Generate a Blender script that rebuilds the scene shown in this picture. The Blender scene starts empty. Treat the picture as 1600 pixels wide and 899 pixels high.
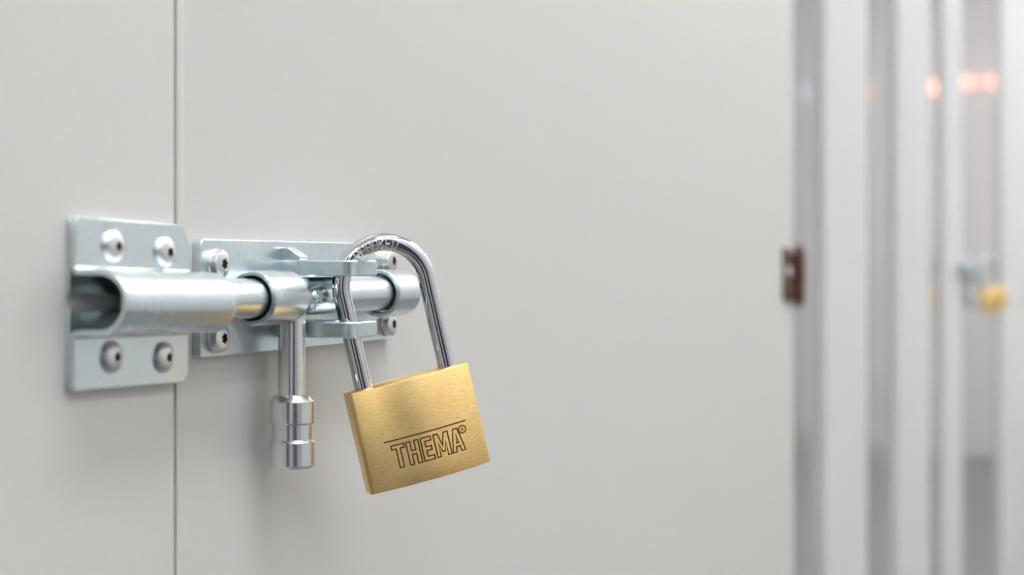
import bpy, bmesh, math, random
from mathutils import Vector, Matrix
random.seed(7)
sc = bpy.context.scene
col = sc.collection

# ------------------------------------------------------------------ camera
# World: X runs along the door front (away from the camera), -Y points out into the corridor, Z up.
ZC = 1.25                     # height of the lens above the floor
DIST = 0.278                  # lens to the plane of the left door
FPX = 2700.0                  # focal length in pixels of the 1600 px wide frame
PHI = math.radians(69.5)      # view direction turned from the door's normal towards +X
HORIZON = 411.0
cam_d = bpy.data.cameras.new('camera')
cam_d.sensor_width = 36.0
cam_d.lens = FPX / 1600 * 36
cam_d.shift_y = -(449.5 - HORIZON) / 1600
cam_d.clip_start = 0.01
cam_d.dof.use_dof = True
cam_d.dof.focus_distance = 0.595
cam_d.dof.aperture_fstop = 9.0
cam = bpy.data.objects.new('camera', cam_d)
cam.location = (0, -DIST, ZC)
cam.rotation_euler = (math.radians(90), 0, -PHI)
col.objects.link(cam)
sc.camera = cam

# ------------------------------------------------------------------ world, exposure
w = bpy.data.worlds.new('world'); sc.world = w; w.use_nodes = True
w.node_tree.nodes['Background'].inputs[0].default_value = (0.6, 0.62, 0.65, 1)
w.node_tree.nodes['Background'].inputs[1].default_value = 0.2
sc.view_settings.view_transform = 'Standard'
sc.view_settings.look = 'None'
sc.view_settings.gamma = 1.0
sc.view_settings.use_curve_mapping = False
sc.view_settings.exposure = 0.0
STRIP = 20.6                  # strength of the ceiling light strips
RED = 4.6

# ------------------------------------------------------------------ helpers
def P3(X, h, z):              # millimetres: along the door, out from the left door's face, above the lens height
    return Vector((X / 1000, -h / 1000, ZC + z / 1000))

def unproject(x, y, h):       # pixel of the photograph on the plane h metres in front of the left door
    s, c = math.sin(PHI), math.cos(PHI)
    a, b = (x - 800) / FPX, (HORIZON - y) / FPX
    d = Vector((s + a * c, c - a * s, b))
    return Vector((0, -DIST, ZC)) + d * ((DIST - h) / d.y)

def mat(name, color, metallic=0.0, rough=0.4, spec=0.5, coat=0.0, coat_rough=0.05, emit=None, estr=0.0):
    m = bpy.data.materials.new(name); m.use_nodes = True
    b = m.node_tree.nodes['Principled BSDF']
    b.inputs['Base Color'].default_value = (*color, 1)
    b.inputs['Metallic'].default_value = metallic
    b.inputs['Roughness'].default_value = rough
    b.inputs['Specular IOR Level'].default_value = spec
    b.inputs['Coat Weight'].default_value = coat
    b.inputs['Coat Roughness'].default_value = coat_rough
    if emit:
        b.inputs['Emission Color'].default_value = (*emit, 1)
        b.inputs['Emission Strength'].default_value = estr
    return m

def nodes(m): return m.node_tree.nodes, m.node_tree.links, m.node_tree.nodes['Principled BSDF']

def add_noise(m, scale, stretch=(1, 1, 1), bump=0.0, dist=0.0005, rough=None, colors=None, detail=4.0):
    n, l, b = nodes(m)
    tc = n.new('ShaderNodeTexCoord'); mp = n.new('ShaderNodeMapping'); mp.inputs['Scale'].default_value = stretch
    nz = n.new('ShaderNodeTexNoise'); nz.inputs['Scale'].default_value = scale; nz.inputs['Detail'].default_value = detail
    l.new(tc.outputs['Object'], mp.inputs['Vector']); l.new(mp.outputs['Vector'], nz.inputs['Vector'])
    if bump:
        bp = n.new('ShaderNodeBump'); bp.inputs['Strength'].default_value = bump; bp.inputs['Distance'].default_value = dist
        l.new(nz.outputs['Fac'], bp.inputs['Height'])
        for q in b.inputs['Normal'].links: l.new(q.from_socket, bp.inputs['Normal'])
        l.new(bp.outputs['Normal'], b.inputs['Normal'])
    if rough:
        mr = n.new('ShaderNodeMapRange'); mr.inputs['From Min'].default_value = 0.3; mr.inputs['From Max'].default_value = 0.7
        mr.inputs['To Min'].default_value, mr.inputs['To Max'].default_value = rough
        l.new(nz.outputs['Fac'], mr.inputs['Value']); l.new(mr.outputs['Result'], b.inputs['Roughness'])
    if colors:
        cr = n.new('ShaderNodeValToRGB'); cr.color_ramp.elements[0].position = 0.32; cr.color_ramp.elements[1].position = 0.68
        cr.color_ramp.elements[0].color = (*colors[0], 1); cr.color_ramp.elements[1].color = (*colors[1], 1)
        l.new(nz.outputs['Fac'], cr.inputs['Fac']); l.new(cr.outputs['Color'], b.inputs['Base Color'])
    return m

M = {}
M['door'] = add_noise(mat('grey_powder_coat', (.66, .65, .63), rough=.42), 900, bump=.06, dist=.0004, colors=((.660, .647, .619), (.680, .667, .639)))
M['gloss'] = mat('glossy_grey_lacquer', (.37, .365, .37), rough=.02, spec=.5)
M['fin'] = mat('white_frame_lacquer', (.71, .71, .705), rough=.45)
M['wall'] = mat('white_wall_paint', (.74, .735, .72), rough=.7)
M['opp'] = mat('light_grey_wall_paint', (.82, .82, .81), rough=.6)
M['endwall'] = mat('pinkish_wall_paint', (.86, .82, .80), rough=.8)
M['ceil'] = mat('white_ceiling_paint', (.87, .87, .86), rough=.9)
M['floor'] = add_noise(mat('dark_grey_floor', (.16, .165, .175), rough=.45), 8, colors=((.14, .145, .155), (.18, .185, .195)))
M['navy'] = mat('navy_for_reflection', (.045, .06, .14), rough=.4)
M['leaf'] = mat('dark_blue_for_reflection', (.02, .03, .06), rough=.4)
M['brown'] = mat('orange_brown_for_reflection', (.40, .16, .05), rough=.5)
M['ochre'] = mat('ochre_paint', (.5, .32, .12), rough=.5)
M['seam_shade'] = mat('black_seam_shade', (.015, .014, .013), rough=.7)
M['dark'] = mat('dark_void', (.02, .02, .02), rough=.8)
M['zinc'] = add_noise(mat('bright_zinc', (.74, .80, .82), metallic=1, rough=.24), 420, rough=(.29, .38), colors=((.615, .705, .73), (.71, .785, .805)))
M['zinc'] = add_noise(M['zinc'], 1500, bump=.03, dist=.00004)
M['zinc_tube'] = add_noise(mat('bright_zinc_tube', (.80, .83, .84), metallic=1, rough=.2), 120, stretch=(1.5, 1, 1), rough=(.23, .28), colors=((.68, .755, .78), (.72, .785, .805)))
M['steel'] = mat('polished_steel', (.79, .79, .80), metallic=1, rough=.22)
M['screw_steel'] = mat('satin_steel', (.74, .73, .735), metallic=1, rough=.33)
M['chrome'] = mat('chrome', (.66, .66, .68), metallic=1, rough=.05)
M['recess'] = mat('dark_screw_recess', (.11, .095, .08), metallic=.6, rough=.5)
M['brass'] = add_noise(mat('brushed_brass', (.83, .60, .28), metallic=1, rough=.3), 60, stretch=(1, 1, 1), bump=.0, dist=.00025, rough=(.38, .43), colors=((.93, .65, .265), (.97, .70, .31)))
def brush(m):
    n, l, b = nodes(m)
    tc = n.new('ShaderNodeTexCoord'); mp = n.new('ShaderNodeMapping')
    mp.name = 'brush_mapping'
    nz = n.new('ShaderNodeTexNoise'); nz.inputs['Scale'].default_value = 1.0; nz.inputs['Detail'].default_value = 3
    bp = n.new('ShaderNodeBump'); bp.inputs['Strength'].default_value = .5; bp.inputs['Distance'].default_value = .0001
    mx = n.new('ShaderNodeMixRGB'); mx.blend_type = 'MULTIPLY'; mx.inputs['Fac'].default_value = .35
    rp = n.new('ShaderNodeValToRGB'); rp.color_ramp.elements[0].position = .3; rp.color_ramp.elements[0].color = (.55, .43, .28, 1); rp.color_ramp.elements[1].position = .5
    l.new(tc.outputs['Object'], mp.inputs['Vector']); l.new(mp.outputs['Vector'], nz.inputs['Vector'])
    l.new(nz.outputs['Fac'], bp.inputs['Height']); l.new(bp.outputs['Normal'], b.inputs['Normal'])
    l.new(nz.outputs['Fac'], rp.inputs['Fac']); src = b.inputs['Base Color'].links[0].from_socket
    l.new(src, mx.inputs['Color1']); l.new(rp.outputs['Color'], mx.inputs['Color2']); l.new(mx.outputs['Color'], b.inputs['Base Color'])
brush(M['brass'])
M['engrave'] = mat('brown_engraving', (.15, .07, .02), metallic=.3, rough=.6)  # brown stands for oxide and for the shadow inside the grooves
M['bronze'] = add_noise(mat('brown_hinge_metal', (.16, .07, .04), metallic=.2, rough=.4), 150, colors=((.07, .03, .02), (.17, .08, .05)))
M['light'] = mat('light_diffuser', (.9, .9, .9), emit=(.97, .985, 1.0), estr=STRIP)
M['panel_light'] = mat('lavender_diffuser', (.8, .8, .9), emit=(.85, .85, 1.0), estr=1.0)
M['red'] = mat('red_lamp_glass', (.8, .2, .12), emit=(1.0, .38, .28), estr=RED)
M['housing'] = mat('white_plastic', (.8, .8, .8), rough=.5)

def tag(o, label, cat=None, group=None, kind=None):
    o['label'] = label
    if cat: o['category'] = cat
    if group: o['group'] = group
    if kind: o['kind'] = kind
    return o

def empty(name, loc, label, cat, group=None):
    o = bpy.data.objects.new(name, None); o.empty_display_size = .02
    col.objects.link(o); o.location = loc
    return tag(o, label, cat, group)

def obj(name, vf, m, parent=None, smooth=35, bevel=0.0, seg=2, origin=None):
    """verts (world) + faces -> one mesh object; vertices are stored relative to the root thing's origin"""
    verts, faces = vf
    if parent is not None:
        root = parent
        while root.parent: root = root.parent
        off = Vector(root.location)
    else:
        off = Vector(origin) if origin is not None else sum((Vector(v) for v in verts), Vector()) / len(verts)
    me = bpy.data.meshes.new(name)
    me.from_pydata([tuple(Vector(v) - off) for v in verts], [], faces)
    bm = bmesh.new(); bm.from_mesh(me)
    bmesh.ops.recalc_face_normals(bm, faces=bm.faces[:])
    bm.to_mesh(me); bm.free()
    if smooth:
        for p in me.polygons: p.use_smooth = True
        me.set_sharp_from_angle(angle=math.radians(smooth))
    me.materials.append(m)
    o = bpy.data.objects.new(name, me); col.objects.link(o)
    if parent is not None: o.parent = parent
    else: o.location = off
    if bevel:
        b = o.modifiers.new('bevel', 'BEVEL'); b.width = bevel; b.segments = seg
        b.limit_method = 'ANGLE'; b.angle_limit = math.radians(40); b.harden_normals = False
    return o

def join(*vfs):
    V, F = [], []
    for v, f in vfs:
        k = len(V); V += list(v); F += [tuple(i + k for i in q) for q in f]
    return V, F

def box(a, b):
    x0, y0, z0 = a; x1, y1, z1 = b
    V = [(x0, y0, z0), (x1, y0, z0), (x1, y1, z0), (x0, y1, z0), (x0, y0, z1), (x1, y0, z1), (x1, y1, z1), (x0, y1, z1)]
    return V, [(0, 3, 2, 1), (4, 5, 6, 7), (0, 1, 5, 4), (1, 2, 6, 5), (2, 3, 7, 6), (3, 0, 4, 7)]

def hbox(X0, X1, h0, h1, z0, z1):     # box in millimetres
    a, b = P3(X0, h1, z0), P3(X1, h0, z1)
    return box(a, b)

def prism(poly, f0, f1):
    """poly: list of 2D; f0/f1: map 2D -> 3D for the two caps"""
    n = len(poly)
    V = [f0(*p) for p in poly] + [f1(*p) for p in poly]
    F = [tuple(range(n)), tuple(range(2 * n - 1, n - 1, -1))] + [(i, (i + 1) % n, n + (i + 1) % n, n + i) for i in range(n)]
    return V, F

def lathe(profile, at, seg=48, caps=True):
    """profile: (t, r); at(t, r*cos, r*sin) -> point; r=0 entries collapse to a pole"""
    V, F, rings = [], [], []
    for t, r in profile:
        if r <= 1e-9:
            V.append(at(t, 0, 0)); rings.append([len(V) - 1])
        else:
            k = len(V)
            for i in range(seg):
                a = 2 * math.pi * i / seg
                V.append(at(t, r * math.cos(a), r * math.sin(a)))
            rings.append(list(range(k, k + seg)))
    for A, B in zip(rings, rings[1:]):
        if len(A) == 1 and len(B) == 1: continue
        for i in range(seg):
            j = (i + 1) % seg
            if len(A) == 1: F.append((A[0], B[i], B[j]))
            elif len(B) == 1: F.append((A[i], A[j], B[0]))
            else: F.append((A[i], A[j], B[j], B[i]))
    return V, F

def fillet(poly, radii, n=5):
    """round the corners of a closed 2D polygon"""
    out = []; N = len(poly)
    for i in range(N):
        p, a, b = Vector(poly[i]), Vector(poly[i - 1]), Vector(poly[(i + 1) % N])
        r = radii[i] if isinstance(radii, (list, tuple)) else radii
        if r <= 0: out.append(tuple(p)); continue
        u, v = (a - p).normalized(), (b - p).normalized()
        ang = math.acos(max(-1, min(1, u.dot(v))))
        d = r / math.tan(ang / 2)
        c = p + (u + v).normalized() * (r / math.sin(ang / 2))
        s, e = p + u * d - c, p + v * d - c
        a0 = math.atan2(s.y, s.x); a1 = math.atan2(e.y, e.x)
        da = (a1 - a0 + math.pi) % (2 * math.pi) - math.pi
        for k in range(n + 1):
            t = a0 + da * k / n
            out.append((c.x + r * math.cos(t), c.y + r * math.sin(t)))
    return out

def copy_tree(o, parent=None):
    c = o.copy(); col.objects.link(c); c.parent = parent
    for ch in list(o.children): copy_tree(ch, c)
    return c

# ------------------------------------------------------------------ the corridor
XE, XB, YO, H = 11.6, -4.6, -1.95, 3.3
def struct(name, vf, m, label, cat, **k):
    o = obj(name, vf, m, **k); return tag(o, label, cat, kind='structure')

struct('floor', box((XB, YO, -.05), (XE, .12, 0)), M['floor'], 'dark grey corridor floor', 'floor')
struct('ceiling', box((XB, YO, H), (XE, .12, H + .05)), M['ceil'], 'white corridor ceiling', 'ceiling')
struct('wall_back', box((XB, .07, 0), (XE, .12, H)), M['wall'], 'wall behind the row of storage doors', 'wall')
struct('wall_opposite', box((XB, YO - .05, 0), (XE, YO, H)), M['opp'], 'pale wall on the other side of the corridor', 'wall')
struct('wall_end', box((XE, YO - .05, 0), (XE + .05, .12, H)), M['endwall'], 'pinkish wall at the far end of the corridor', 'wall')
struct('wall_near', box((XB - .05, YO - .05, 0), (XB, .12, H)), M['wall'], 'pale wall closing the corridor behind the camera', 'wall')
struct('baseboard_opposite', box((XB, YO, 0), (XE, YO + .02, .14)), M['ochre'], 'ochre skirting along the opposite wall', 'baseboard')

HD = -1.8                                 # face of the hinged doors, a little behind the left door
def panel(name, X0, X1, h, m, label, cat='door', r=0.0, back=-45):
    poly = [(X0, h), (X1, h), (X1, back), (X0, back)]
    if r: poly = fillet(poly, [r, .8, 0, 0], 6)
    vf = prism(poly, lambda X, hh: P3(X, hh, -1250), lambda X, hh: P3(X, hh, 2045))
    return struct(name, vf, m, label, cat)

panel('door_1', -4599, 452.3, 0, M['door'], 'light grey storage door leaf left of the dark seam')
poly = [(457.0, HD - .8), (457.3, HD - .2), (457.9, HD), (460.9, HD), (461.1, HD - .07), (461.35, HD - .07), (461.6, HD),
        (1396, HD), (1397, HD + .8), (1403.5, HD + .8), (1405, HD - .4), (1405, -45), (457.0, -45)]
struct('door_2', prism(poly, lambda X, hh: P3(X, hh, -1250), lambda X, hh: P3(X, hh, 2045)), M['door'], 'wide light grey storage door the padlock hangs in front of', 'door')
panel('trim_1', 1408.5, 1523, HD, M['gloss'], 'narrow dark glossy frame strip right of the brown hinge', 'frame')
def post(name, X0, X1, label, h=5.5):
    return panel(name, X0, X1, h, M['fin'], label, 'frame', r=3)
post('trim_2', 1521, 1745, 'broad white wall panel nearest the brown hinge')
panel('door_3', 1740, 1975, HD, M['gloss'], 'blurred glossy grey strip between the first and second white panels')
post('trim_3', 1972, 2250, 'second white wall panel from the brown hinge')
panel('door_4', 2245, 2436, HD, M['gloss'], 'slim blurred glossy grey strip between second and third white panels')
post('trim_4', 2431, 2652.3, 'third white wall panel, left of the far padlock', 4)
panel('door_5', 2660, 3352, HD, M['gloss'], 'blurred glossy grey door carrying the far bolt and padlock')
post('trim_5', 3348, 4000, 'white wall panel at the right edge of the picture')
struct('wall_far', hbox(4005, 11600, -45, HD, -1250, 2045), M['wall'], 'plain wall continuing beyond the last white panel', 'wall')
struct('seam_shade_strip', hbox(452.4, 456.9, -14, -5.0, -1250, 2045), M['seam_shade'], 'black strip standing in for shade in the seam between the two grey doors', 'shade_strip')  # black strip put in the gap to paint its shade as a crisp line

# ceiling light strips
ordinal = ['first', 'second', 'third', 'fourth', 'fifth', 'sixth', 'seventh', 'eighth', 'ninth', 'tenth']
for yc, wd, row, lx, pitch, num in ((-.80, .29, 'door side', -3.25, 3.0, 5), (-1.72, .065, 'opposite side', -4.4, 1.5, 10)):
    for k in range(num):
        e = empty('ceiling_light', (lx + .7, yc, H), '%s white ceiling light strip from behind the camera, row on the %s' % (ordinal[k], row), 'lamp', 'ceiling light strips')
        obj('housing', box((lx, yc - wd / 2 - .02, H - .03), (lx + 1.4, yc + wd / 2 + .02, H)), M['housing'], e)
        obj('diffuser', box((lx + .02, yc - wd / 2, H - .045), (lx + 1.38, yc + wd / 2, H - .03)), M['light'], e)
        lx += pitch
# navy cabinet, dark leaf and brown post: added, unseen, only for stripes in the metal
cab = empty('added_navy_cabinet', (-.62, -1.14, 0), 'unseen navy cabinet added behind the camera for its dark reflection', 'cabinet')
obj('carcass', box((-.84, -1.42, .06), (-.44, -.86, 1.95)), M['navy'], cab, bevel=.006)
obj('plinth', box((-.82, -1.40, 0), (-.46, -.88, .06)), M['dark'], cab)
for y0, y1 in ((-1.415, -1.145), (-1.135, -.865)):
    dr = obj('cabinet_door', box((-.44, y0, .08), (-.422, y1, 1.93)), M['navy'], cab, bevel=.003)
    yh = y0 + .03 if y0 > -1.3 else y1 - .03
    hd = obj('handle', box((-.422, yh - .008, .72), (-.40, yh + .008, .88)), M['steel'], cab, bevel=.003); hd.parent = dr
struct('added_dark_leaf', box((-.93, -.40, .01), (-.895, -.002, 2.05)), M['leaf'], 'unseen dark blue leaf added behind the camera for its dark reflection', 'door')  # added leaf, out of view, darkens what the shackle and rod reflect
struct('added_brown_post', box((-.24, YO, 0), (-.05, YO + .03, 2.4)), M['brown'], 'unseen orange brown post added on the opposite wall for its reflection', 'trim')  # added post, out of view, gives the metal its orange stripe
sg = empty('light_panel', (XE, -1.68, 2.39), 'dim lavender light panel high on the far end wall', 'lamp')
obj('frame', box((XE - .03, -1.95 + .005, 2.33), (XE, -1.60, 2.45)), M['housing'], sg)
obj('diffuser', box((XE - .036, -1.93, 2.345), (XE - .03, -1.61, 2.435)), M['panel_light'], sg)
# red lamps on the end wall, mirrored in the glossy doors
for i, (yy, r, zz) in enumerate([(-1.53, .022, 2.385), (-1.095, .042, 2.40), (-.885, .034, 2.425), (-.795, .016, 2.425), (-.705, .04, 2.425), (-.60, .025, 2.43)]):
    c = Vector((XE, yy, zz))
    e = empty('red_lamp', c, ordinal[i] + ' red lamp on the far end wall counted from the opposite wall', 'lamp', 'red lamps on the end wall')
    obj('lamp_base', lathe([(0, 0), (0, r * 1.25), (.02, r * 1.25), (.02, 0)], lambda t, a, b: c + Vector((-t, a, b)), 24), M['housing'], e)
    obj('lamp_glass', lathe([(.02, 0), (.02, r)] + [(.02 + r * math.sin(q), r * math.cos(q)) for q in (.4, .8, 1.2)] + [(.02 + r, 0)], lambda t, a, b: c + Vector((-t, a, b)), 24), M['red'], e)

# ------------------------------------------------------------------ screws
def star(r0, a, amp=.17): return r0 * (1 + amp * math.cos(6 * a))
def screw(parent, X, h, z, prof, r_star, depth, name='screw', m='screw_steel', turn=0.0):
    """prof: (height, radius) from the seat up to the rim of the star recess"""
    S = 48
    top = prof[-1][0]
    V, F = [], []
    def ring(t, rf):
        k = len(V)
        for i in range(S):
            a = 2 * math.pi * i / S; r = rf(a)
            V.append(P3(X + r * math.cos(a + turn), h + t, z + r * math.sin(a + turn)))
        return list(range(k, k + S))
    def link(A, B):
        for i in range(S): F.append((A[i], A[(i + 1) % S], B[(i + 1) % S], B[i]))
    R = [ring(t, lambda a, r=r: r) for t, r in prof]
    R.append(ring(top + .12, lambda a: star(r_star, a)))
    for A, B in zip(R, R[1:]): link(A, B)
    s = obj(name, (V, F), M[m], parent, smooth=30)
    V, F = [], []
    A = ring(top + .12, lambda a: star(r_star, a)); B = ring(top - depth, lambda a: star(r_star * .9, a))
    link(A, B); F.append(tuple(B))
    rc = obj('recess', (V, F), M['recess'], parent, smooth=30)
    rc.parent = s
    return s
BUTTON = [(-.3, 4.6), (.5, 4.65), (.85, 4.5), (1.35, 4.0), (1.75, 3.3), (2.0, 2.5), (2.08, 1.8)]
PAN = [(-.2, 4.75), (.5, 4.75), (.7, 4.5), (2.4, 4.5), (2.9, 4.25), (3.2, 3.6), (3.4, 2.9)]

# ------------------------------------------------------------------ strike bracket on the left door
AX_H, AX_Z = 10.0, -11.2          # axis of the bolt rod
def build_strike():
    base = P3(424, 0, -11.5)
    e = empty('strike_bracket', base, 'sharp zinc strike bracket with a U-shaped channel screwed to the left door', 'bracket')
    # back sheet with a slot open to the left
    poly = [(394, 12), (447.5, 12), (451.2, 6), (451.2, -33), (448.5, -35.5), (394, -35.5), (394, -13.6), (440, -13.6), (440, -9.2), (394, -9.2)]
    poly = fillet(poly, [1.8, .5, .5, 1, 1, 1.8, 0, 0, 0, 0], 3)
    obj('back_sheet', prism(poly, lambda X, z: P3(X, 0, z), lambda X, z: P3(X, 1.4, z)), M['zinc'], e, bevel=.00025)
    # formed front sheet: profile in (h, z), extruded along X
    T = 1.7; hc = 1.4 + T / 2
    R = 8.25; cz = -11.4; ch = 19.7 - T / 2 - R
    line = [(hc, 12.0), (hc, 9.5), (hc, 6.0), (hc, 1.0)]
    rb = 1.9
    zt = cz + R
    for i in range(7):
        a = math.radians(90 * i / 6); line.append((hc + rb - rb * math.cos(a), zt + rb - rb * math.sin(a)))
    for i in range(25):
        a = math.radians(90 - 180 * i / 24); line.append((ch + R * math.cos(a), cz + R * math.sin(a)))
    zb = cz - R
    for i in range(7):
        a = math.radians(90 * (1 - i / 6)); line.append((hc + rb - rb * math.cos(a), zb - rb + rb * math.sin(a)))
    line += [(hc, -25.0), (hc, -33.0), (hc, -34.8), (hc, -35.5)]
    def xr(z): 
        if z > 5.8: return 452.9 - (z - 5.8) * .72
        if z < -33: return 452.9 - (-33 - z) * 1.3
        return 452.9
    def xl(z):
        if z > 11: return 394 + .6
        if z < -34.9: return 394 + .8
        return 394
    V = []; n = len(line)
    for i, p in enumerate(line):
        a = Vector(line[max(i - 1, 0)]); b = Vector(line[min(i + 1, n - 1)])
        t = (b - a).normalized(); nn = Vector((-t.y, t.x)) * T / 2     # points outwards (towards +h)
        for s in (1, -1):
            q = Vector(p) + nn * s
            V.append(P3(xl(p[1]), q.x, q.y)); V.append(P3(xr(p[1]), q.x, q.y))
    F = []
    for i in range(n - 1):
        a, b = 4 * i, 4 * (i + 1)
        F += [(a, a + 1, b + 1, b), (a + 2, b + 2, b + 3, a + 3), (a, b, b + 2, a + 2), (a + 1, a + 3, b + 3, b + 1)]
    F += [(0, 2, 3, 1), (4 * n - 4, 4 * n - 3, 4 * n - 1, 4 * n - 2)]
    obj('channel_sheet', (V, F), M['zinc_tube'], e, smooth=38, bevel=.0003)
    for X, z, tn in ((411.6, 4.4, .2), (438.6, 3.5, .5), (411.6, -26.6, .9), (438.6, -27.6, .35)):
        screw(e, X, 3.1, z, BUTTON, 1.35, 1.6, turn=tn)
    e.rotation_euler = (0, math.radians(1.2), 0); e.location.x += .0031
    return e
strike = build_strike()

# ------------------------------------------------------------------ padlock frame (solved before the lugs, whose eyes it passes through)
TILT, YAW, PITCH = math.radians(14.6), math.radians(13), math.radians(7)
Q = unproject(536.0, 468, .0206)                   # a point of the left leg beside the rod
wv = (Q - Vector((0, -DIST, ZC))); 
sP, cP = math.sin(PHI), math.cos(PHI)
depth_q = wv.x * sP + wv.y * cP
KP = depth_q / FPX                                 # metres per photograph pixel at the padlock
vd = (unproject(640, 600, .03) - Vector((0, -DIST, ZC))).normalized()
rr = vd.cross(Vector((0, 0, 1))).normalized(); uu = rr.cross(vd).normalized()
a0 = rr * math.cos(TILT) + uu * math.sin(TILT)
d0 = -rr * math.sin(TILT) + uu * math.cos(TILT)
n0 = -vd
pa = a0 * math.cos(YAW) - n0 * math.sin(YAW)       # across, to the right
pn = n0 * math.cos(YAW) + a0 * math.sin(YAW)       # front
pd = d0 * math.cos(PITCH) + pn * math.sin(PITCH)   # up along the legs
pn = pn * math.cos(PITCH) - d0 * math.sin(PITCH)
SP = 139.0 * KP; RS = SP / 2; RW = 14.3 * KP       # leg spacing, arc radius, wire radius
LEG = 149.0 * KP                                   # straight leg above the body
BW, BH = 201.0 * KP, 163.0 * KP
def px_of(p):
    v = p - Vector((0, -DIST, ZC)); dp = v.x * sP + v.y * cP
    return 800 + FPX * (v.x * cP - v.y * sP) / dp, HORIZON - FPX * v.z / dp
# slide down the leg until the body top meets the photograph's line (y = 609 px at the left leg)
s = 0.0
for _ in range(60):
    y = px_of(Q - pd * s)[1]
    s += (607.5 - y) * KP * .9
O = Q - pd * s + pa * RS                           # centre of the body's top face
def L(x, y, z): return O + pa * x + pn * y + pd * z
def shackle_path(zdown=.010, n_arc=40):
    pts = [(-RS, -zdown), (-RS, 0), (-RS, LEG * .5), ]
    pts += [(-RS * math.cos(math.pi * i / n_arc), LEG + RS * math.sin(math.pi * i / n_arc)) for i in range(n_arc + 1)]
    pts += [(RS, LEG * .5), (RS, 0), (RS, -zdown)]
    return pts
def path_at_z(z):     # left branch of the shackle at world height z
    best = None
    for i in range(4000):
        t = i / 3999
        if t < .5: q = L(-RS, 0, LEG * t * 2)
        else:
            a = (t - .5) * math.pi; q = L(-RS * math.cos(a), 0, LEG + RS * math.sin(a))
        if best is None or abs(q.z - z) < abs(best.z - z): best = q
    return best
eyeU = path_at_z(ZC - .0018); eyeL = path_at_z(ZC - .0223)
print('EYES', eyeU, eyeL, 'body', O, [px_of(L(x, .0, z)) for x, z in ((-BW / 2, 0), (BW / 2, 0), (BW / 2, -BH), (-BW / 2, -BH))])

# ------------------------------------------------------------------ barrel bolt on the wide door
def ringplate(outer, cx, cy, r, f0, f1, n=72):
    """flat plate with a round eye: outer polygon is star shaped about (cx, cy)"""
    def hit(a):
        d = Vector((math.cos(a), math.sin(a))); best = 1e9
        for i in range(len(outer)):
            p, q = Vector(outer[i]) - Vector((cx, cy)), Vector(outer[(i + 1) % len(outer)]) - Vector((cx, cy))
            e = q - p; den = d.x * e.y - d.y * e.x
            if abs(den) < 1e-12: continue
            t = (p.x * e.y - p.y * e.x) / den; u = (p.x * d.y - p.y * d.x) / den
            if t > 0 and -1e-6 <= u <= 1 + 1e-6: best = min(best, t)
        return cx + d.x * best, cy + d.y * best
    raw = sorted([math.atan2(p[1] - cy, p[0] - cx) % (2 * math.pi) for p in outer] )
    angs = list(raw)
    for i in range(n):
        q = 2 * math.pi * i / n
        if min(min(abs(q - a), 2 * math.pi - abs(q - a)) for a in raw) > .03: angs.append(q)
    angs.sort()
    n = len(angs)
    C = .45                                    # small chamfer, millimetres
    def lay(f, o, i): return [f(*p) for p in o], [f(*p) for p in i]
    O_ = [hit(a) for a in angs]
    Os = [(cx + (p[0] - cx) * (1 - C / d), cy + (p[1] - cy) * (1 - C / d)) for p in O_ for d in [math.hypot(p[0] - cx, p[1] - cy)]]
    I_ = [(cx + r * math.cos(a), cy + r * math.sin(a)) for a in angs]
    Is = [(cx + (r + C) * math.cos(a), cy + (r + C) * math.sin(a)) for a in angs]
    dz = Vector((0, 0, C / 1000))
    loops = [[f0(*p) for p in Os], [f0(*p) + dz for p in O_], [f1(*p) - dz for p in O_], [f1(*p) for p in Os],
             [f1(*p) for p in Is], [f1(*p) - dz for p in I_], [f0(*p) + dz for p in I_], [f0(*p) for p in Is]]
    V = [v for q in loops for v in q]; F = []
    for k in range(8):
        A, B = k * n, ((k + 1) % 8) * n
        for i in range(n):
            j = (i + 1) % n
            F.append((A + i, A + j, B + j, B + i))
    return V, F

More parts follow.
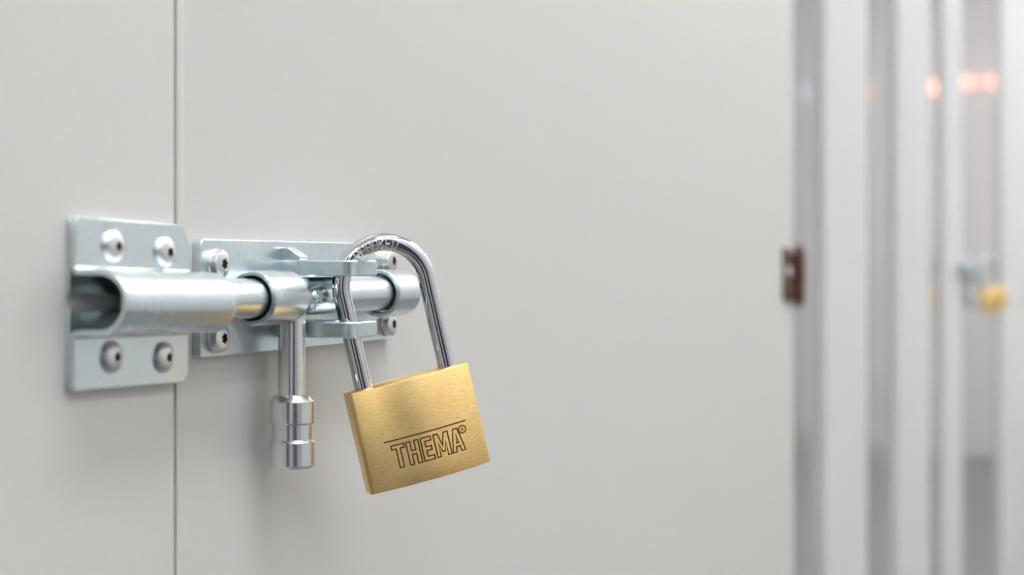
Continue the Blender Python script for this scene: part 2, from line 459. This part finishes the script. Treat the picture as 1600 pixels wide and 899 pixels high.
PF = 1.2                                # front of the bolt plate
def build_bolt():
    base = P3(540, HD, -11.2)
    e = empty('barrel_bolt', base, 'zinc barrel bolt with padlock eyes and hanging handle on the wide grey door', 'bolt')
    poly = fillet([(466, 7.4), (609.5, 7.4), (609.5, -29.4), (466, -29.4)], [2.2, 2.2, .8, 1.2], 4)
    obj('base_plate', prism(poly, lambda X, z: P3(X, HD, z), lambda X, z: P3(X, PF, z)), M['zinc'], e, bevel=.0003)
    for X, z, tn in ((474.6, -.4, .3), (474.6, -23.6, .7), (602.6, .7, .1), (602.6, -23.4, .5)):
        screw(e, X, PF, z, PAN, 1.65, 1.5, turn=tn)
    def atx(t, a, b): return P3(t, AX_H + a, AX_Z + b)
    R1, R0 = 8.75, 7.0
    for x0, x1 in ((482.0, 505.0), (576.5, 596.0)):
        prof = [(x0 + .5, R0), (x0, R0 + .3), (x0, R1 - .45), (x0 + .45, R1), (x1 - .45, R1), (x1, R1 - .45), (x1, R0 + .3), (x1 - .5, R0), (x0 + .5, R0)]
        obj('guide_sleeve', lathe(prof, atx, 72), M['zinc_tube'], e, smooth=30)
        w = prism(fillet([(x0 + .6, PF - .1), (x1 - .6, PF - .1), (x1 - .6, PF + 2.4), (x0 + .6, PF + 2.4)], .6, 2),
                  lambda X, h: P3(X, h, AX_Z - 6.2), lambda X, h: P3(X, h, AX_Z + 6.2))
        obj('sleeve_foot', w, M['zinc'], e)
    rr_ = 6.35
    rod = obj('bolt_rod', lathe([(417, 0), (417, rr_ - .7), (417.7, rr_), (598.5, rr_), (599.2, rr_ - .7), (599.2, 0)], atx, 64), M['zinc_tube'], e, smooth=30)
    SX = 509.2
    def atz(t, a, b): return P3(SX + a, AX_H + b, t)
    st = obj('handle_stem', lathe([(-6, 0), (-6, 4.5), (-44.5, 4.5), (-44.5, 0)], atz, 48), M['steel'], e, smooth=30); st.parent = rod
    kb = [(-43.6, 0), (-43.6, 5.6), (-44.0, 6.2), (-45.6, 7.45), (-52.6, 7.5), (-53.0, 7.3), (-53.2, 6.75), (-58.2, 6.75), (-58.5, 7.2), (-59.0, 7.6), (-66.6, 7.6), (-67.6, 6.9), (-67.6, 0)]
    k = obj('handle_knob', lathe(kb, atz, 56), M['steel'], e, smooth=25); k.parent = rod
    # weld beads where the stem meets the rod
    for wx, wh, wz, r in ((514.5, 15.6, -11.2, 2.4), (518.0, 15.2, -11.6, 2.0), (513.5, 14.6, -14.6, 2.2)):
        def ats(t, a, b): return P3(wx + a * 1.25, wh + t * .8, wz + b)
        prof = [(-r, 0)] + [(-r * math.cos(q), r * math.sin(q)) for q in (.4, .8, 1.2, 1.57, 2.0, 2.4, 2.8)] + [(r, 0)]
        wb = obj('weld_bead', lathe(prof, ats, 20), M['zinc'], e, smooth=60); wb.parent = rod
    # padlock eyes
    for q, z0, z1, x0 in ((eyeU, -4.45, .85, 516.4), (eyeL, -25.0, -19.7, 516.4)):
        cx, chh = q.x * 1000, -q.y * 1000
        outer = fillet([(x0, PF - .1), (x0, 28.6), (x0 + 25.5, 28.6), (x0 + 25.5, PF - .1)], [0, 4.0, 8, 0], 8)
        V = ringplate(outer, cx, chh, 4.9, lambda X, h, z=z0: P3(X, h, z), lambda X, h, z=z1: P3(X, h, z))
        obj('padlock_eye', V, M['zinc'], e, smooth=30)
    g = fillet([(PF - .1, .7), (PF - .1, 5.3), (PF + 2.6, 5.3), (11.0, .7)], [0, 0, 1.2, 1.0], 4)
    obj('gusset', prism(g, lambda h, z: P3(518.0, h, z), lambda h, z: P3(523.5, h, z)), M['zinc'], e, bevel=.0005, seg=3)
    return e
bolt = build_bolt()

# ------------------------------------------------------------------ padlock
def offset_poly(poly, d):
    """mitred offset of a closed polygon (positive = outwards for counter-clockwise)"""
    area = sum(poly[i][0] * poly[(i + 1) % len(poly)][1] - poly[(i + 1) % len(poly)][0] * poly[i][1] for i in range(len(poly)))
    sg = 1 if area > 0 else -1
    out = []
    for i in range(len(poly)):
        p, a, b = Vector(poly[i]), Vector(poly[i - 1]), Vector(poly[(i + 1) % len(poly)])
        e1, e2 = (p - a).normalized(), (b - p).normalized()
        n1, n2 = Vector((e1.y, -e1.x)) * sg, Vector((e2.y, -e2.x)) * sg
        m = (n1 + n2); m = m / max(m.length_squared, .25) * 2
        out.append(tuple(p + m * d))
    return out

def build_padlock():
    # brushing follows the padlock's own width
    rot = Matrix((pa, pn, pd)).to_euler()
    mp = M['brass'].node_tree.nodes['brush_mapping']
    mp.vector_type = 'POINT'; mp.inputs['Rotation'].default_value = rot
    n_, l_, b_ = nodes(M['brass'])
    m2 = n_.new('ShaderNodeMapping'); m2.inputs['Scale'].default_value = (45, 500, 3400)
    b_.inputs['Anisotropic'].default_value = .8
    tv = n_.new('ShaderNodeCombineXYZ')
    for i in range(3): tv.inputs[i].default_value = pd[i]
    l_.new(tv.outputs['Vector'], b_.inputs['Tangent'])
    nz_ = mp.outputs['Vector'].links[0].to_node
    l_.new(mp.outputs['Vector'], m2.inputs['Vector']); l_.new(m2.outputs['Vector'], nz_.inputs['Vector'])
    e = empty('padlock', O + pd * (-BH / 2), 'large brass padlock with engraved lettering hanging tilted from the near barrel bolt', 'padlock')
    TE, TC = .0036, .0068           # half thickness at the ends and in the middle
    def yf(x): return TE + (TC - TE) * max(0, 1 - (2 * x / BW) ** 2)
    n = 24
    poly = [(-BW / 2 + BW * i / n, -yf(-BW / 2 + BW * i / n)) for i in range(n + 1)] + [(BW / 2 - BW * i / n, yf(BW / 2 - BW * i / n)) for i in range(n + 1)]
    vf = prism(poly, lambda x, y: L(x, y, 0), lambda x, y: L(x, y, -BH))
    body = obj('body', vf, M['brass'], e, smooth=30)
    # lettering outlines in face pixels: u from the left edge, v from the top edge
    U0, V0 = 189.0, 159.0
    def uv(u, v): return ((u / U0 - .5) * BW, -v / V0 * BH)
    t = 6.0
    T0, T1 = 93.0, 128.5
    def Hh(x0, x1): return [(x0, T0), (x0 + t, T0), (x0 + t, 107.5), (x1 - t, 107.5), (x1 - t, T0), (x1, T0), (x1, T1), (x1 - t, T1), (x1 - t, 113.5), (x0 + t, 113.5), (x0 + t, T1), (x0, T1)]
    polys = [
        [(43.7, T0), (62.6, T0), (62.6, T0 + t), (56.2, T0 + t), (56.2, T1), (50.1, T1), (50.1, T0 + t), (43.7, T0 + t)],
        Hh(65.6, 84.0),
        [(87.8, T0), (103.5, T0), (103.5, T0 + t), (93.8, T0 + t), (93.8, 107.5), (102.3, 107.5), (102.3, 113.5), (93.8, 113.5), (93.8, T1 - t), (104, T1 - t), (104, T1), (87.8, T1)],
        [(108, T0), (114.5, T0), (119.3, 112), (124.1, T0), (130.6, T0), (130.6, T1), (125.2, T1), (125.2, 107), (121.2, 121.5), (117.4, 121.5), (113.4, 107), (113.4, T1), (108, T1)],
        [(139.6, T0), (146.6, T0), (153.4, T1), (147.2, T1), (145.8, 120.2), (140.4, 120.2), (139, T1), (132.8, T1)],
        [(143.1, 101), (145.0, 115), (141.2, 115)],
        [(154.8 + 5.8 * math.cos(2 * math.pi * i / 20), 97.0 + 5.8 * math.sin(2 * math.pi * i / 20)) for i in range(20)],
    ]
    hw = 1.1
    rings = [(offset_poly(p, hw), offset_poly(p, -hw)) for p in polys]
    solid = [[(34.6, 84.0), (163.4, 84.0), (163.4, 86.3), (34.6, 86.3)],
             [(152.6, 94.0), (153.7, 94.0), (153.7, 100.2), (152.6, 100.2)],
             [(154.3, 94.0), (157.0, 94.6), (157.0, 96.4), (155.6, 97.2), (157.4, 100.2), (156.0, 100.2), (154.3, 97.2)]]
    def ring_prism(o, i, ya, yb):
        N = len(o); V, F = [], []
        for yy in (ya, yb):
            for P in (o, i):
                for u, v in P:
                    x, z = uv(u, v); V.append(L(x, yf(x) + yy, z))
        for k in range(N):
            j = (k + 1) % N
            F += [(k, j, N + j, N + k), (2 * N + k, 3 * N + k, 3 * N + j, 2 * N + j), (k, 2 * N + k, 2 * N + j, j), (N + k, N + j, 3 * N + j, 3 * N + k)]
        return V, F
    def densify(P, step=6.0):
        out = []
        for i in range(len(P)):
            a, b = Vector(P[i]), Vector(P[(i + 1) % len(P)]); m = max(1, int((b - a).length / step))
            out += [tuple(a.lerp(b, q / m)) for q in range(m)]
        return out
    def bar_prism(P, ya, yb):
        P = densify(P)
        def f(yy): return lambda u, v: L(uv(u, v)[0], yf(uv(u, v)[0]) + yy, uv(u, v)[1])
        return prism(P, f(ya), f(yb))
    def strip_prism(u0, u1, v0, v1, ya, yb, m=24):
        V, F = [], []
        for i in range(m + 1):
            u = u0 + (u1 - u0) * i / m
            for yy in (ya, yb):
                for v in (v0, v1):
                    x, z = uv(u, v); V.append(L(x, yf(x) + yy, z))
        for i in range(m):
            a, b = 4 * i, 4 * i + 4
            F += [(a, b, b + 1, a + 1), (a + 2, a + 3, b + 3, b + 2), (a, a + 2, b + 2, b), (a + 1, b + 1, b + 3, a + 3)]
        F += [(0, 1, 3, 2), (4 * m, 4 * m + 2, 4 * m + 3, 4 * m + 1)]
        return V, F
    def all_parts(ya, yb):
        q = [ring_prism(o, i, ya, yb) for o, i in rings] + [bar_prism(P, ya, yb) for P in solid[1:]]
        q.append(strip_prism(34.6, 163.4, 84.0, 86.3, ya, yb))
        return join(*q)
    cutter = obj('engraving_cutter', all_parts(-.00035, .0006), M['brass'], e, smooth=0)
    bv = body.modifiers.new('bevel', 'BEVEL'); bv.width = .0005; bv.segments = 2; bv.limit_method = 'ANGLE'; bv.angle_limit = math.radians(40)
    bo = body.modifiers.new('engrave', 'BOOLEAN'); bo.object = cutter; bo.solver = 'EXACT'; bo.use_self = True; bo.operation = 'DIFFERENCE'
    dg = bpy.context.evaluated_depsgraph_get(); dg.update()
    new = bpy.data.meshes.new_from_object(body.evaluated_get(dg))
    body.modifiers.clear(); old = body.data
    print('ENGRAVE', len(old.polygons), '->', len(new.polygons))
    body.data = new
    bpy.data.objects.remove(cutter)
    new.set_sharp_from_angle(angle=math.radians(25))
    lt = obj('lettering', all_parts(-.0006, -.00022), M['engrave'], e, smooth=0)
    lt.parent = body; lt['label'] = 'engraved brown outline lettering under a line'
    # shackle
    pts = shackle_path()
    V, F, S = [], [], 32
    for i, p in enumerate(pts):
        a = Vector(pts[max(i - 1, 0)]); b = Vector(pts[min(i + 1, len(pts) - 1)])
        tg = (b - a).normalized(); nr = Vector((-tg.y, tg.x))
        for k in range(S):
            q = 2 * math.pi * k / S
            V.append(L(p[0] + nr.x * RW * math.cos(q), RW * math.sin(q), p[1] + nr.y * RW * math.cos(q)))
    for i in range(len(pts) - 1):
        for k in range(S):
            F.append((i * S + k, i * S + (k + 1) % S, (i + 1) * S + (k + 1) % S, (i + 1) * S + k))
    F += [tuple(range(S)), tuple(range((len(pts) - 1) * S, len(pts) * S))]
    sh = obj('shackle', (V, F), M['chrome'], e, smooth=60)
    sh['label'] = 'long chrome steel shackle'
    # collars where the legs enter the body
    # lettering pressed into the front of the bow
    FONT = {'H': [[(0, 0), (0, 1)], [(.6, 0), (.6, 1)], [(0, .5), (.6, .5)]], 'U': [[(0, 1), (0, .2), (.15, 0), (.45, 0), (.6, .2), (.6, 1)]],
            'E': [[(.55, 0), (0, 0), (0, 1), (.55, 1)], [(0, .5), (.45, .5)]], 'R': [[(0, 0), (0, 1), (.45, 1), (.58, .85), (.58, .65), (.45, .5), (0, .5)], [(.3, .5), (.6, 0)]],
            'C': [[(.6, .85), (.45, 1), (.15, 1), (0, .8), (0, .2), (.15, 0), (.45, 0), (.6, .15)]], 'O': [[(.15, 0), (0, .2), (0, .8), (.15, 1), (.45, 1), (.6, .8), (.6, .2), (.45, 0), (.15, 0)]],
            'K': [[(0, 0), (0, 1)], [(.6, 1), (0, .45)], [(.2, .6), (.6, 0)]], 'D': [[(0, 0), (0, 1), (.4, 1), (.6, .8), (.6, .2), (.4, 0), (0, 0)]]}
    txt = 'HUERCOOKED'
    a_start, a_end = math.radians(153), math.radians(60)
    parts = []
    hgt = 1.05                                      # radians of the tube's own section covered by a letter
    q_mid = math.radians(106)
    def bow(a, qq, lift=0.0):                       # a: angle along the bow, qq: angle around the wire (90 deg = front, 0 = outer)
        r = RS + (RW + lift) * math.cos(qq)
        return L(r * math.cos(a), (RW + lift) * math.sin(qq), LEG + r * math.sin(a))
    step = (a_end - a_start) / len(txt)
    for i, chx in enumerate(txt):
        for stroke in FONT[chx]:
            P = []
            for (x0, y0), (x1, y1) in zip(stroke, stroke[1:]):
                m = 3
                P += [(x0 + (x1 - x0) * q / m, y0 + (y1 - y0) * q / m) for q in range(m)]
            P.append(stroke[-1])
            pts3 = [bow(a_start + step * (i + .12 + x * 1.2), q_mid + hgt * (.5 - y)) for x, y in P]
            cc = [bow(a_start + step * (i + .12 + x * 1.2), q_mid + hgt * (.5 - y), .001) for x, y in P]
            V, F = [], []; rw = .00028
            for j, p in enumerate(pts3):
                tg = (pts3[min(j + 1, len(pts3) - 1)] - pts3[max(j - 1, 0)]).normalized()
                nu = (cc[j] - p).normalized(); si = tg.cross(nu).normalized()
                for k in range(6):
                    w_ = 2 * math.pi * k / 6; V.append(p + si * rw * math.cos(w_) + nu * rw * .8 * math.sin(w_))
            for j in range(len(pts3) - 1):
                for k in range(6): F.append((j * 6 + k, j * 6 + (k + 1) % 6, j * 6 + 6 + (k + 1) % 6, j * 6 + 6 + k))
            F += [tuple(range(6)), tuple(range(len(V) - 6, len(V)))]
            parts.append((V, F))
    lo = obj('shackle_lettering', join(*parts), M['engrave_steel'], e, smooth=60)
    lo.parent = sh
    return e
M['engrave_steel'] = mat('stamped_steel', (.72, .72, .73), metallic=1, rough=.35)
padlock = build_padlock()

# ------------------------------------------------------------------ the same set on the far door
DX = 2.2
for src, lb in ((strike, 'blurred zinc strike bracket behind the third white post in the far background'),
                (bolt, 'blurred zinc barrel bolt on the far door at the right edge'),
                (padlock, 'small blurred brass padlock far away at the right edge')):
    c = copy_tree(src); c.location = Vector(src.location) + Vector((DX, 0, 0)); c['label'] = lb
    src['group'] = c['group'] = 'matching %ss on the storage doors' % src['category']

# ------------------------------------------------------------------ brown hinge at the end of the wide door
def build_hinge():
    e = empty('hinge', P3(1404, HD, -8), 'blurred dark brown hinge at the right edge of the wide grey door', 'hinge')
    z0, z1 = -33, 16
    obj('leaf', prism(fillet([(1362, z0 + 3), (1398, z0 + 1), (1398, z1 - 9), (1362, z1 - 3)], 3, 3), lambda X, z: P3(X, HD, z), lambda X, z: P3(X, HD + 2.2, z)), M['bronze'], e, bevel=.0004)
    obj('leaf', prism(fillet([(1410, z0 + 3), (1440, z0 + 3), (1440, z1 - 3), (1410, z1 - 9)], 3, 3), lambda X, z: P3(X, HD, z), lambda X, z: P3(X, HD + 2.2, z)), M['bronze'], e, bevel=.0004)
    HC = HD + 5.2
    for i in range(5):
        a, b = z0 + 1 + i * 8.6, z0 + 1 + (i + 1) * 8.6 - .5
        obj('knuckle', lathe([(a, 0), (a, 4.6), (a + .5, 5.2), (b - .5, 5.2), (b, 4.6), (b, 0)], lambda t, p, q: P3(1404 + p, HC + q, t), 24), M['bronze'], e, smooth=30)
    obj('pin', lathe([(z0 - 3, 0), (z0 - 3, 2.4), (z0, 3), (z0 + 42, 3), (z0 + 46, 3.2), (z0 + 48, 2), (z0 + 48.6, 0)], lambda t, p, q: P3(1404 + p, HC + q, t), 20), M['bronze'], e, smooth=40)
    for X in (1376, 1424):
        for z in (-24, -8.5, 7 if X < 1400 else 5):
            screw(e, X, HD + 2.2, z, BUTTON, 1.35, 1.6, m='steel' if (X, z) == (1376, -8.5) else 'bronze')
    return e
build_hinge()
